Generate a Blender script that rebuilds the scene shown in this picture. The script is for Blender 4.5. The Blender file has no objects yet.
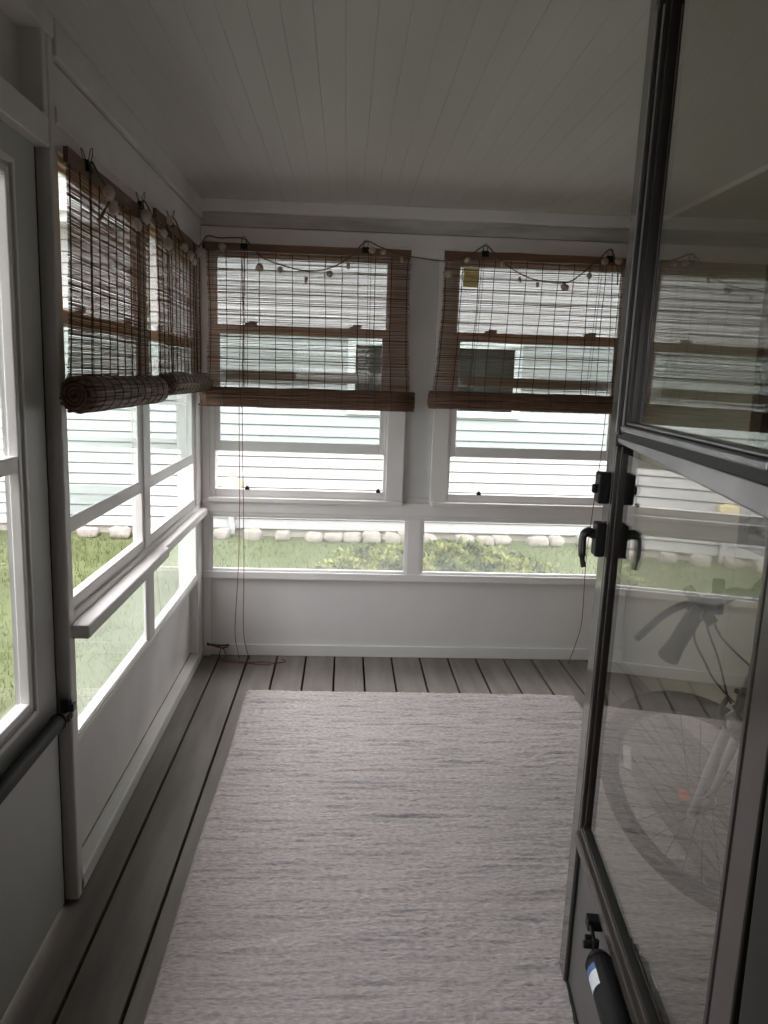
import bpy, bmesh, math, random
import numpy as np
from mathutils import Vector, Matrix, noise as mnoise

C = bpy.context.scene.collection
sc = bpy.context.scene
random.seed(7)
rng = np.random.default_rng(7)
PI = math.pi

# ------------------------------------------------------------------ helpers
class MB:
    """collects primitive shapes; build() links them as ONE mesh object"""
    def __init__(self):
        self.v = []; self.f = []; self.smooth = []; self.mi = []; self.cur = 0
    def add(self, vs, fs, smooth=False):
        n = len(self.v)
        self.v += [tuple(p) for p in vs]
        self.f += [tuple(i + n for i in f) for f in fs]
        self.smooth += [smooth] * len(fs)
        self.mi += [self.cur] * len(fs)
        return self
    def box(self, x0, x1, y0, y1, z0, z1, M=None):
        vs = [(x, y, z) for z in (z0, z1) for y in (y0, y1) for x in (x0, x1)]
        if M is not None: vs = [tuple(M @ Vector(p)) for p in vs]
        fs = [(0, 2, 3, 1), (4, 5, 7, 6), (0, 1, 5, 4), (2, 6, 7, 3), (0, 4, 6, 2), (1, 3, 7, 5)]
        return self.add(vs, fs)
    def prism(self, poly, a0, a1, axis='x'):
        """poly of 2-D points extruded along an axis"""
        n = len(poly)
        def p(u, w, a):
            return {'x': (a, u, w), 'y': (u, a, w), 'z': (u, w, a)}[axis]
        vs = [p(u, w, a0) for u, w in poly] + [p(u, w, a1) for u, w in poly]
        fs = [tuple(range(n))[::-1], tuple(range(n, 2 * n))]
        fs += [(i, (i + 1) % n, n + (i + 1) % n, n + i) for i in range(n)]
        return self.add(vs, fs)
    def tube(self, pts, r, seg=8, caps=True, smooth=True, squash=1.0):
        pts = [Vector(p) for p in pts]
        n = len(pts)
        rs = r if isinstance(r, (list, tuple)) else [r] * n
        t0 = (pts[1] - pts[0]).normalized()
        ref = Vector((0, 0, 1)) if abs(t0.z) < 0.9 else Vector((1, 0, 0))
        a = t0.cross(ref).normalized()
        vs = []
        for i, p in enumerate(pts):
            t = (pts[min(i + 1, n - 1)] - pts[max(i - 1, 0)])
            t = t.normalized() if t.length > 1e-9 else t0
            a = (a - t * a.dot(t)); a = a.normalized() if a.length > 1e-6 else t.orthogonal().normalized()
            b = t.cross(a)
            for k in range(seg):
                th = 2 * PI * k / seg
                vs.append(p + a * (math.cos(th) * rs[i]) + b * (math.sin(th) * rs[i] * squash))
        fs = []
        for i in range(n - 1):
            for k in range(seg):
                k2 = (k + 1) % seg
                fs.append((i * seg + k, i * seg + k2, (i + 1) * seg + k2, (i + 1) * seg + k))
        self.add(vs, fs, smooth)
        if caps:
            m = len(self.v) - len(vs)
            self.f.append(tuple(m + k for k in range(seg))[::-1]); self.smooth.append(False); self.mi.append(self.cur)
            self.f.append(tuple(m + (n - 1) * seg + k for k in range(seg))); self.smooth.append(False); self.mi.append(self.cur)
        return self
    def torus(self, c, u, w, R, r, seg=48, rs=10):
        c, u, w = Vector(c), Vector(u).normalized(), Vector(w).normalized()
        n = u.cross(w)
        vs = []; fs = []
        for i in range(seg):
            th = 2 * PI * i / seg
            d = u * math.cos(th) + w * math.sin(th)
            for k in range(rs):
                ph = 2 * PI * k / rs
                vs.append(c + d * (R + r * math.cos(ph)) + n * (r * math.sin(ph)))
        for i in range(seg):
            for k in range(rs):
                i2, k2 = (i + 1) % seg, (k + 1) % rs
                fs.append((i * rs + k, i2 * rs + k, i2 * rs + k2, i * rs + k2))
        return self.add(vs, fs, True)
    def build(self, name, mat, parent=None, bevel=0.0):
        bpy.context.view_layer.update() if False else None
        me = bpy.data.meshes.new(name)
        vs = self.v
        o = bpy.data.objects.new(name, me)
        if parent is not None:
            inv = world(parent).inverted()
            vs = [tuple(inv @ Vector(p)) for p in vs]
            o.parent = parent
        else:
            a = np.array(vs); b0, b1 = a.min(0), a.max(0)
            org = ((b0[0] + b1[0]) / 2, (b0[1] + b1[1]) / 2, b0[2])
            vs = [tuple(p) for p in (a - np.array(org))]
            o.location = org
        me.from_pydata(vs, [], self.f)
        me.polygons.foreach_set('use_smooth', self.smooth)
        me.update()
        for mm in (mat if isinstance(mat, (list, tuple)) else [mat]): me.materials.append(mm)
        if any(self.mi) and len(self.mi) == len(self.f): me.polygons.foreach_set('material_index', self.mi)
        if bevel:
            bm_ = o.modifiers.new('bevel', 'BEVEL'); bm_.width = bevel; bm_.segments = 2
            bm_.limit_method = 'ANGLE'; bm_.angle_limit = math.radians(40)
        C.objects.link(o)
        return o

def world(o):
    m = Matrix.LocRotScale(o.location, o.rotation_euler, o.scale)
    return world(o.parent) @ m if o.parent else m

def tag(o, label=None, cat=None, group=None, kind=None):
    if label: o['label'] = label
    if cat: o['category'] = cat
    if group: o['group'] = group
    if kind: o['kind'] = kind
    return o

def thing(name, label, cat, loc=(0, 0, 0), rot=(0, 0, 0), group=None, kind=None):
    o = bpy.data.objects.new(name, None); C.objects.link(o)
    o.empty_display_size = .05
    o.location = loc; o.rotation_euler = rot
    return tag(o, label, cat, group, kind)

def struct(name, mb, mat, label, cat, bevel=0.0):
    return tag(mb.build(name, mat, None, bevel), label, cat, None, 'structure')

# ------------------------------------------------------------------ materials
def new_mat(name):
    m = bpy.data.materials.new(name); m.use_nodes = True
    nt = m.node_tree
    for n in list(nt.nodes): nt.nodes.remove(n)
    out = nt.nodes.new('ShaderNodeOutputMaterial')
    return m, nt, out

def N(nt, t, **kw):
    n = nt.nodes.new(t)
    for k, v in kw.items():
        if k.startswith('i_'): n.inputs[k[2:].replace('_', ' ')].default_value = v
        else: setattr(n, k, v)
    return n

def paint(name, col, col2=None, rough=.5, scale=4., stretch=(1, 1, 1), bump=0., bscale=60., metallic=0., lo=.35, hi=.7, spec=.5, detail=4.):
    m, nt, out = new_mat(name)
    b = N(nt, 'ShaderNodeBsdfPrincipled')
    b.inputs['Roughness'].default_value = rough
    b.inputs['Metallic'].default_value = metallic
    b.inputs['Specular IOR Level'].default_value = spec
    nt.links.new(b.outputs[0], out.inputs[0])
    tc = N(nt, 'ShaderNodeTexCoord'); mp = N(nt, 'ShaderNodeMapping')
    mp.inputs['Scale'].default_value = stretch
    nt.links.new(tc.outputs['Object'], mp.inputs[0])
    if col2 is None:
        b.inputs['Base Color'].default_value = (*col, 1)
    else:
        no = N(nt, 'ShaderNodeTexNoise'); no.inputs['Scale'].default_value = scale; no.inputs['Detail'].default_value = detail
        nt.links.new(mp.outputs[0], no.inputs['Vector'])
        cr = N(nt, 'ShaderNodeValToRGB')
        cr.color_ramp.elements[0].position = lo; cr.color_ramp.elements[0].color = (*col, 1)
        cr.color_ramp.elements[1].position = hi; cr.color_ramp.elements[1].color = (*col2, 1)
        nt.links.new(no.outputs['Fac'], cr.inputs[0]); nt.links.new(cr.outputs[0], b.inputs['Base Color'])
    if bump:
        n2 = N(nt, 'ShaderNodeTexNoise'); n2.inputs['Scale'].default_value = bscale; n2.inputs['Detail'].default_value = 5
        nt.links.new(mp.outputs[0], n2.inputs['Vector'])
        bp = N(nt, 'ShaderNodeBump'); bp.inputs['Strength'].default_value = bump; bp.inputs['Distance'].default_value = .004
        nt.links.new(n2.outputs['Fac'], bp.inputs['Height']); nt.links.new(bp.outputs[0], b.inputs['Normal'])
    return m

def glass(name, tint=(1, 1, 1), f0=.04):
    """window glass: clear transmission plus a mirror reflection that follows Schlick's Fresnel curve"""
    m, nt, out = new_mat(name)
    lw = N(nt, 'ShaderNodeLayerWeight'); lw.inputs['Blend'].default_value = .5
    pw = N(nt, 'ShaderNodeMath', operation='POWER'); pw.inputs[1].default_value = 5.
    ml = N(nt, 'ShaderNodeMath', operation='MULTIPLY_ADD'); ml.inputs[1].default_value = 1 - f0; ml.inputs[2].default_value = f0
    tr = N(nt, 'ShaderNodeBsdfTransparent'); tr.inputs[0].default_value = (*tint, 1)
    gl = N(nt, 'ShaderNodeBsdfGlossy'); gl.inputs['Roughness'].default_value = 0.; gl.inputs[0].default_value = (1, 1, 1, 1)
    mx = N(nt, 'ShaderNodeMixShader')
    L = nt.links.new
    L(lw.outputs['Facing'], pw.inputs[0]); L(pw.outputs[0], ml.inputs[0]); L(ml.outputs[0], mx.inputs[0])
    L(tr.outputs[0], mx.inputs[1]); L(gl.outputs[0], mx.inputs[2]); L(mx.outputs[0], out.inputs[0])
    return m

def hazy(name, tint, haze=.2, f0=.04):
    m = glass(name, tint, f0)
    nt = m.node_tree; out = [n for n in nt.nodes if n.type == 'OUTPUT_MATERIAL'][0]
    src = out.inputs[0].links[0].from_socket
    tc = N(nt, 'ShaderNodeTexCoord'); no = N(nt, 'ShaderNodeTexNoise'); no.inputs['Scale'].default_value = 3.; no.inputs['Detail'].default_value = 5
    mr_ = N(nt, 'ShaderNodeMapRange'); mr_.inputs[1].default_value = .3; mr_.inputs[2].default_value = .7; mr_.inputs[3].default_value = haze * .75; mr_.inputs[4].default_value = haze * 1.2
    t = N(nt, 'ShaderNodeBsdfTranslucent'); t.inputs[0].default_value = (.86, .93, .90, 1)
    mx = N(nt, 'ShaderNodeMixShader')
    L = nt.links.new
    L(tc.outputs['Object'], no.inputs['Vector']); L(no.outputs['Fac'], mr_.inputs[0]); L(mr_.outputs[0], mx.inputs[0])
    L(src, mx.inputs[1]); L(t.outputs[0], mx.inputs[2]); L(mx.outputs[0], out.inputs[0])
    return m

def translucent(name, col, col2, scale=30., stretch=(1, 1, 1), amount=.35, rough=.6):
    m, nt, out = new_mat(name)
    L = nt.links.new
    tc = N(nt, 'ShaderNodeTexCoord'); mp = N(nt, 'ShaderNodeMapping'); mp.inputs['Scale'].default_value = stretch
    no = N(nt, 'ShaderNodeTexNoise'); no.inputs['Scale'].default_value = scale; no.inputs['Detail'].default_value = 3
    cr = N(nt, 'ShaderNodeValToRGB')
    cr.color_ramp.elements[0].position = .35; cr.color_ramp.elements[0].color = (*col, 1)
    cr.color_ramp.elements[1].position = .65; cr.color_ramp.elements[1].color = (*col2, 1)
    b = N(nt, 'ShaderNodeBsdfPrincipled'); b.inputs['Roughness'].default_value = rough
    t = N(nt, 'ShaderNodeBsdfTranslucent'); mx = N(nt, 'ShaderNodeMixShader'); mx.inputs[0].default_value = amount
    L(tc.outputs['Object'], mp.inputs[0]); L(mp.outputs[0], no.inputs['Vector']); L(no.outputs['Fac'], cr.inputs[0])
    L(cr.outputs[0], b.inputs['Base Color']); L(cr.outputs[0], t.inputs[0])
    L(b.outputs[0], mx.inputs[1]); L(t.outputs[0], mx.inputs[2]); L(mx.outputs[0], out.inputs[0])
    return m

M = {}
M['white'] = paint('white_paint', (.72, .70, .70), (.79, .77, .77), .42, 5., bump=.12, bscale=40.)
M['frame'] = paint('white_window_paint', (.74, .72, .72), (.81, .785, .79), .38, 6., bump=.05)
M['sash'] = paint('white_sash_enamel', (.78, .765, .77), (.83, .81, .82), .3, 8.)
M['panel'] = paint('painted_panel', (.68, .675, .68), (.77, .76, .765), .5, 2.2, (1, 1, .6), bump=.1, bscale=25.)
M['column'] = paint('grey_painted_column', (.52, .515, .51), (.66, .65, .65), .5, 3., (2, 2, 1), bump=.15)
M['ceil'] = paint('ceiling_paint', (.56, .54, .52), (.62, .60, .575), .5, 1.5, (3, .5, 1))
M['stain'] = paint('weathered_board', (.34, .33, .325), (.60, .59, .58), .7, 3.0, (1, 1, 6), lo=.3, hi=.62, bump=.2)
M['deck'] = paint('deck_paint', (.175, .154, .139), (.235, .212, .194), .6, 3.5, (6, .7, 1), bump=.2, bscale=30., spec=.3)
M['brownline'] = paint('brown_stain', (.16, .09, .04), (.40, .33, .26), .8, 14., (1, 1, 1))
M['gap_shade'] = paint('underfloor_shade', (.015, .015, .014), None, .9)
M['bamboo'] = translucent('bamboo_reed', (.150, .064, .024), (.275, .130, .055), 40., (.3, .3, 6), .36)
M['bamboo_dark'] = paint('bamboo_roll', (.10, .050, .030), (.18, .092, .058), .55, 30., (.4, .4, 5), bump=.3, bscale=80.)
M['bamboo_head'] = paint('bamboo_head_slat', (.125, .058, .030), (.185, .09, .048), .5, 20., (.5, .5, 5))
M['thread'] = paint('dark_thread', (.050, .032, .018), None, .8)
M['cord'] = paint('red_brown_cord', (.16, .045, .03), (.22, .07, .05), .7, 90.)
M['twine'] = paint('brown_twine', (.10, .05, .028), (.17, .09, .05), .8, 120.)
M['shell'] = paint('cream_shell', (.36, .28, .22), (.60, .50, .42), .5, 40.)
M['black'] = paint('black_plastic', (.010, .010, .011), None, .5, spec=.2)
M['blackmetal'] = paint('black_metal', (.02, .02, .02), (.03, .03, .03), .3, 20.)
M['rubber'] = paint('tyre_rubber', (.018, .018, .019), (.026, .026, .026), .75, 30.)
M['steel'] = paint('brushed_steel', (.55, .55, .56), None, .3, metallic=1.)
M['bronze'] = paint('bronze_door_paint', (.050, .043, .039), (.064, .056, .050), .22, 8., spec=.7)
M['bronzeflat'] = paint('bronze_stile_enamel', (.10, .097, .088), None, .10, spec=.9)
M['bronzedark'] = paint('dark_bronze_moulding', (.028, .024, .023), (.040, .034, .033), .25, 8.)
M['alu'] = paint('mill_aluminium', (.42, .40, .42), (.52, .50, .52), .28, 15., metallic=.9)
M['rail'] = paint('mottled_rail_metal', (.16, .155, .165), (.27, .26, .275), .25, 9., (1, 1, 1), metallic=.7)  # grey metal in two mottled tones
M['gasket'] = paint('black_gasket', (.008, .008, .008), None, .6)
M['kick'] = paint('grey_kick_panel', (.085, .083, .079), (.10, .098, .094), .35, 6.)
M['glass'] = glass('clear_glass', (.985, .995, .99))
M['glass_green'] = glass('greenish_glass', (.87, .92, .905))
M['glass_hazy'] = hazy('dusty_veiled_glass', (.985, .995, .99), .08)  # haze mix covers both dirt on the panes and a flare veil
M['glass_door'] = glass('grey_storm_glass', (.80, .80, .76), .075)
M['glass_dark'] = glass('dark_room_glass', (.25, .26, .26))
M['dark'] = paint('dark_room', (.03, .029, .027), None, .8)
M['darkwood'] = paint('dark_jamb_paint', (.022, .021, .020), (.032, .030, .028), .5, 10.)
M['houseint'] = paint('house_interior', (.22, .21, .20), None, .8)
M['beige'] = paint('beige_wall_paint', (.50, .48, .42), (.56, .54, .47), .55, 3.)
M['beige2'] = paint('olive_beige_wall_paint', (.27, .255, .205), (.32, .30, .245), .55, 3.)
M['door_white'] = paint('exit_door_enamel', (.50, .51, .50), (.55, .56, .55), .35, 3.)
M['siding'] = paint('white_vinyl_siding', (.42, .43, .44), (.455, .46, .465), .5, 2., (.3, 1, 1))
M['foundation'] = paint('foundation_block', (.36, .32, .30), (.50, .46, .43), .9, 5., bump=.3)
M['shingle'] = paint('grey_shingles', (.20, .19, .185), (.36, .35, .34), .9, 14., (1, 3, 3), bump=.4)
M['gutter'] = paint('white_gutter', (.80, .81, .82), None, .35)
M['lawn'] = paint('lawn_soil', (.08, .098, .036), (.12, .14, .058), .95, 2.5, bump=.5, bscale=40.)
M['stone'] = paint('pale_stone', (.28, .25, .225), (.42, .39, .36), .85, 9., bump=.4, bscale=20.)
M['leaf'] = translucent('shrub_leaf', (.035, .055, .024), (.40, .42, .16), 9., (1, 1, 1), .35)
M['stem'] = paint('shrub_stem', (.14, .09, .05), (.2, .14, .09), .8, 20.)
M['boxcream'] = paint('cream_utility_box', (.74, .66, .42), None, .5)
M['pipe'] = paint('grey_pipe', (.5, .5, .51), None, .5)
M['sticker'] = translucent('faded_yellow_sticker', (.50, .46, .30), (.60, .55, .36), 20., amount=.6)
M['label_white'] = paint('label_white', (.75, .78, .84), None, .4)
M['label_blue'] = paint('label_blue', (.08, .14, .36), None, .4)
M['bikeframe'] = paint('dark_bicycle_paint', (.035, .036, .042), (.05, .05, .055), .3, 8.)
M['silver'] = paint('silver_fork_paint', (.5, .49, .48), None, .3, metallic=.7)
M['orange'] = paint('orange_reflector', (.55, .12, .04), None, .25)
M['rubbergrip'] = paint('grip_rubber', (.02, .02, .021), None, .8)

def grass_mat():
    m, nt, out = new_mat('grass_blades')
    L = nt.links.new
    oi = N(nt, 'ShaderNodeTexCoord'); no = N(nt, 'ShaderNodeTexNoise'); no.inputs['Scale'].default_value = 3.
    cr = N(nt, 'ShaderNodeValToRGB')
    cr.color_ramp.elements[0].position = .3; cr.color_ramp.elements[0].color = (.085, .107, .036, 1)
    cr.color_ramp.elements[1].position = .7; cr.color_ramp.elements[1].color = (.155, .182, .068, 1)
    b = N(nt, 'ShaderNodeBsdfPrincipled'); b.inputs['Roughness'].default_value = .6
    t = N(nt, 'ShaderNodeBsdfTranslucent'); mx = N(nt, 'ShaderNodeMixShader'); mx.inputs[0].default_value = .4
    L(oi.outputs['Object'], no.inputs['Vector']); L(no.outputs['Fac'], cr.inputs[0])
    L(cr.outputs[0], b.inputs['Base Color']); L(cr.outputs[0], t.inputs[0])
    L(b.outputs[0], mx.inputs[1]); L(t.outputs[0], mx.inputs[2]); L(mx.outputs[0], out.inputs[0])
    return m
M['grass'] = grass_mat()

def rug_mat():
    m, nt, out = new_mat('woven_rug')
    L = nt.links.new
    tc = N(nt, 'ShaderNodeTexCoord')
    mp = N(nt, 'ShaderNodeMapping'); mp.inputs['Scale'].default_value = (2.6, 50, 1)
    n1 = N(nt, 'ShaderNodeTexNoise'); n1.inputs['Scale'].default_value = 1.; n1.inputs['Detail'].default_value = 6; n1.inputs['Roughness'].default_value = .65
    cr = N(nt, 'ShaderNodeValToRGB')
    e = cr.color_ramp.elements
    e[0].position = .30; e[0].color = (.31, .295, .315, 1)
    e[1].position = .46; e[1].color = (.575, .52, .53, 1)
    x = cr.color_ramp.elements.new(.75); x.color = (.68, .62, .615, 1)
    mp2 = N(nt, 'ShaderNodeMapping'); mp2.inputs['Scale'].default_value = (55, 150, 1)
    n2 = N(nt, 'ShaderNodeTexNoise'); n2.inputs['Scale'].default_value = 1.; n2.inputs['Detail'].default_value = 4
    bp = N(nt, 'ShaderNodeBump'); bp.inputs['Strength'].default_value = 1.; bp.inputs['Distance'].default_value = .007
    b = N(nt, 'ShaderNodeBsdfPrincipled'); b.inputs['Roughness'].default_value = .9; b.inputs['Specular IOR Level'].default_value = .15
    L(tc.outputs['Object'], mp.inputs[0]); L(tc.outputs['Object'], mp2.inputs[0])
    L(mp.outputs[0], n1.inputs['Vector']); L(mp2.outputs[0], n2.inputs['Vector'])
    mrg = N(nt, 'ShaderNodeMapRange'); mrg.inputs[1].default_value = .3; mrg.inputs[2].default_value = .7; mrg.inputs[3].default_value = .68; mrg.inputs[4].default_value = 1.14
    vm = N(nt, 'ShaderNodeVectorMath', operation='SCALE')
    L(n1.outputs['Fac'], cr.inputs[0]); L(n2.outputs['Fac'], mrg.inputs[0])
    L(cr.outputs[0], vm.inputs[0]); L(mrg.outputs[0], vm.inputs['Scale']); L(vm.outputs[0], b.inputs['Base Color'])
    L(n2.outputs['Fac'], bp.inputs['Height']); L(bp.outputs[0], b.inputs['Normal'])
    L(b.outputs[0], out.inputs[0])
    return m
M['rug'] = rug_mat()

# ------------------------------------------------------------------ key sizes (metres): X from left wall, Y away from the camera, Z up from the porch deck
W, D, H = 2.165, 3.87, 2.21
FY = .74                                   # porch face of the house wall

# ------------------------------------------------------------------ floor (painted deck boards running away from the camera)
fl = MB()
x0, pitch, gap = .0807, .146, .009
k = -2
while True:
    a = x0 + pitch * k + gap / 2; b = a + pitch - gap
    if a > W + .1: break
    if b > -.10:
        fl.box(max(a, -.12), min(b, W + .12), FY - .06, D + .12, -.025, 0)
    k += 1
struct('floor', fl, M['deck'], 'grey-brown painted deck boards of the porch floor with dark gaps', 'floor', .0025)
ff = MB().box(-.12, W + .12, FY - .06, D + .12, -.12, -.028)  # near-black slab puts the shade under the boards into its colour
struct('floor_underside', ff, M['gap_shade'], 'near-black slab standing in for the shade between the deck boards', 'floor')

# ------------------------------------------------------------------ ceiling: narrow boards running away from the camera
ce = MB()
a = -.11
i = 0
while a < W + .1:
    ce.box(a, a + .0708, FY - .02, D + .02, H, H + .012)
    a += .0711; i += 1
ce.box(-.45, W + .45, -3.1, D + .35, H + .009, H + .16)
struct('ceiling', ce, M['ceil'], 'off-white beadboard ceiling of the porch', 'ceiling', .001)

# ------------------------------------------------------------------ back wall
wb = MB()
Y0, Y1 = D, D + .075                       # frame face, outside
wb.box(-.12, W + .12, Y0 + .03, Y1, 0, .41)                  # lower panel
wb.box(-.12, .0, Y0, Y1, .0, H)                               # corners
wb.box(W, W + .12, Y0, Y1, .0, H)
wb.box(-.12, W + .12, Y0 + .02, Y1, 2.0, H)                  # header
struct('wall_back', wb, M['panel'], 'white far wall of the porch with a plain panel below its windows', 'wall', .003)
bf = MB()                                                     # window framing boards
bf.box(.0, .036, Y0, Y1, .0, 2.03)
bf.box(.0, W, Y0 - .005, Y1, .728, .755)                       # under sill
bf.box(.0, W, Y0 - .012, Y1, .41, .447)                        # bottom trim
bf.box(1.014, 1.084, Y0 + .0, Y1, .44, .735)                   # post between low windows
bf.box(2.055, W, Y0, Y1, .40, 2.03)
bf.box(.036, .062, Y0, Y1, .80, 2.03); bf.box(.898, .985, Y0 - .004, Y1, .80, 2.03)
bf.box(1.12, 1.20, Y0 - .004, Y1, .80, 2.03); bf.box(2.03, 2.06, Y0, Y1, .80, 2.03)
bf.box(.0, W, Y0 + .0, Y1, 1.985, 2.09)
bf.box(.0, W, Y0 - .012, Y0 + .05, .745, .812)                 # sill apron
struct('trim_1', bf, M['frame'], 'white boards framing the far wall windows', 'trim', .004)
col = MB().box(.985, 1.12, Y0 + .022, Y1, .812, 2.05).box(.985, 1.12, Y0 + .012, Y0 + .03, .812, .835)
struct('trim_2', col, M['column'], 'dull grey column board between the two far windows', 'trim', .003)
led = MB().box(.03, .985, Y0 - .032, Y0 + .01, .800, .822).box(1.13, W, Y0 - .032, Y0 + .01, .800, .822)
struct('trim_3', led, M['frame'], 'narrow white sill ledge under the far windows', 'trim', .004)
cr = MB().box(-.02, W, Y0 - .022, Y0 + .03, 2.155, H)
struct('trim_4', cr, M['white'], 'white top board where the far wall meets the ceiling', 'trim', .003)
st = MB().box(-.02, W, Y0 + .006, Y0 + .03, 2.095, 2.157)
struct('trim_5', st, M['stain'], 'grey stained weathered strip under the far ceiling board', 'trim')
bb = MB().box(.0, W, Y0 + .015, Y0 + .05, 0, .058)
struct('baseboard_back', bb, M['panel'], 'low painted baseboard along the far wall', 'baseboard', .003)

# ------------------------------------------------------------------ left wall
wl = MB()
XI, XO = -.045, -.075
wl.box(-.052, XI, 1.98, D, 0, .425)                               # panel under the windows
wl.box(XO, -.018, 1.98, D, 2.02, H)                           # header
wl.box(XO, XI, FY, 1.02, 0, H)                                # stretch before the exit door
wl.box(XO, -.055, .98, 1.98, 1.95, H)                         # above the exit door
struct('wall_left', wl, M['white'], 'white left wall of the porch with windows and an exit door', 'wall', .003)
lf = MB()
lf.box(XO, .0, 1.970, 2.015, 0, H)                            # corner post
lf.box(-.022, -.004, 2.80, 2.885, .44, .74); lf.box(-.050, -.012, 2.80, 2.885, .735, 2.03)                     # mullion
lf.box(-.022, -.004, 3.76, D, .43, .74); lf.box(-.05, -.004, 3.76, D, 0, .432); lf.box(-.050, -.006, 3.76, D, .735, 2.03)
lf.box(-.048, -.002, 2.0, D, .422, .447)                         # bottom trim
lf.box(-.036, -.004, 2.0, D, .722, .79)
lf.box(XO, -.004, 2.0, D, 1.93, 2.03)
struct('trim_6', lf, M['frame'], 'white corner post and boards framing the left windows', 'trim', .005)
ls = MB().box(-.05, .045, 1.985, 2.93, .735, .772).box(-.05, .032, 2.93, D - .03, .737, .772)
struct('trim_7', ls, M['frame'], 'deep white sill shelf under the left windows', 'trim', .005)
lc = MB().box(-.02, .010, 2.0, D, 2.128, H).box(-.07, .006, 1.0, 2.0, 2.165, H).box(-.02, -.001, 2.0, D, 2.02, 2.118).box(-.02, .006, 2.0, D, 1.985, 2.022)
struct('trim_8', lc, M['white'], 'white board along the top of the left wall with a dark groove', 'trim', .003)
lb = MB().box(-.05, .0, 1.99, D, 0, .05)
struct('baseboard_left', lb, M['white'], 'thick white sill plate along the foot of the left wall', 'baseboard', .006)
dh = MB().box(XO, -.004, .98, 1.976, 1.922, 1.99).box(XO, -.03, 1.00, 1.045, 0, 1.96)
dh.box(XO, -.004, 1.945, 1.976, 1.99, 2.166)
bs = MB().box(-.046, -.0425, 2.03, D - .05, .0495, .054)
struct('trim_11', bs, M['brownline'], 'thin brown stained joint above the left sill plate', 'trim')
gs = MB().box(-.060, -.036, 1.942, 1.972, 0, 1.935).box(-.060, -.036, 1.0, 1.972, 1.924, 1.937)  # added strip, black for the shade in the gap
struct('trim_12', gs, M['gasket'], 'black strip standing in for the shaded gap between exit door and post', 'trim')
struct('trim_9', dh, M['frame'], 'white rail and jamb around the exit door', 'trim', .004)

# ------------------------------------------------------------------ right wall and house wall
wr = MB()
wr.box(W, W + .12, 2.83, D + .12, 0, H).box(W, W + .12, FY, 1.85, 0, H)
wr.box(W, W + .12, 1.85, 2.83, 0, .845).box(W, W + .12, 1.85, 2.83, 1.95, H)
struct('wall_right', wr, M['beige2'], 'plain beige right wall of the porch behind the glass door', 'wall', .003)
rc = MB().box(W - .010, W, FY, D, H - .022, H)
struct('trim_13', rc, M['white'], 'white board where the right wall meets the ceiling', 'trim', .004)
wf = MB()
DX0, DX1 = .22, 1.20
wf.box(-.13, DX0, FY - .10, FY, 0, H).box(DX1 + .02, W + .12, FY - .10, FY, 0, H).box(DX0, DX1 + .02, FY - .10, FY, 2.08, H)
struct('wall_front', wf, M['beige'], 'house wall around the doorway the porch is seen from', 'wall', .003)
hs = MB()
hs.box(-2.6, -.6, -3.1, -3.0, -.2, H).box(1.0, 4.6, -3.1, -3.0, -.2, H).box(-.6, 1.0, -3.1, -3.0, -.2, 1.0).box(-.6, 1.0, -3.1, -3.0, 1.85, H).box(-2.7, -2.6, -3.1, FY - .1, -.2, H).box(4.6, 4.7, -3.1, FY - .1, -.2, H)  # rear wall opening added to let sky light in from behind
hs.box(-2.7, 4.7, -3.1, FY - .1, -.1, -.02)
hs.box(-2.6, -.13, FY - .2, FY - .1, -.2, H).box(W + .12, 4.6, FY - .2, FY - .1, -.2, H)
hs.box(-2.7, 4.7, -3.1, FY - .1, H, H + .1)
struct('wall_interior', hs, M['houseint'], 'dim interior of the house behind the doorway', 'wall')

# ------------------------------------------------------------------ windows
def frame_ring(mb, a0, a1, b0, b1, wl_, wr_, wb_, wt_, d0, d1, ax):
    """rectangular ring: a along wall, b up, d depth"""
    def bx(p, q, r, s):
        if ax == 'x': mb.box(p, q, d0, d1, r, s)
        else: mb.box(d0, d1, p, q, r, s)
    bx(a0, a0 + wl_, b0, b1); bx(a1 - wr_, a1, b0, b1)
    bx(a0 + wl_, a1 - wr_, b0, b0 + wb_); bx(a0 + wl_, a1 - wr_, b1 - wt_, b1)

def pane(a0, a1, b0, b1, d, ax, t=.003):
    mb = MB()
    if ax == 'x': mb.box(a0, a1, d, d + t, b0, b1)
    else: mb.box(d, d + t, a0, a1, b0, b1)
    return mb

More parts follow.
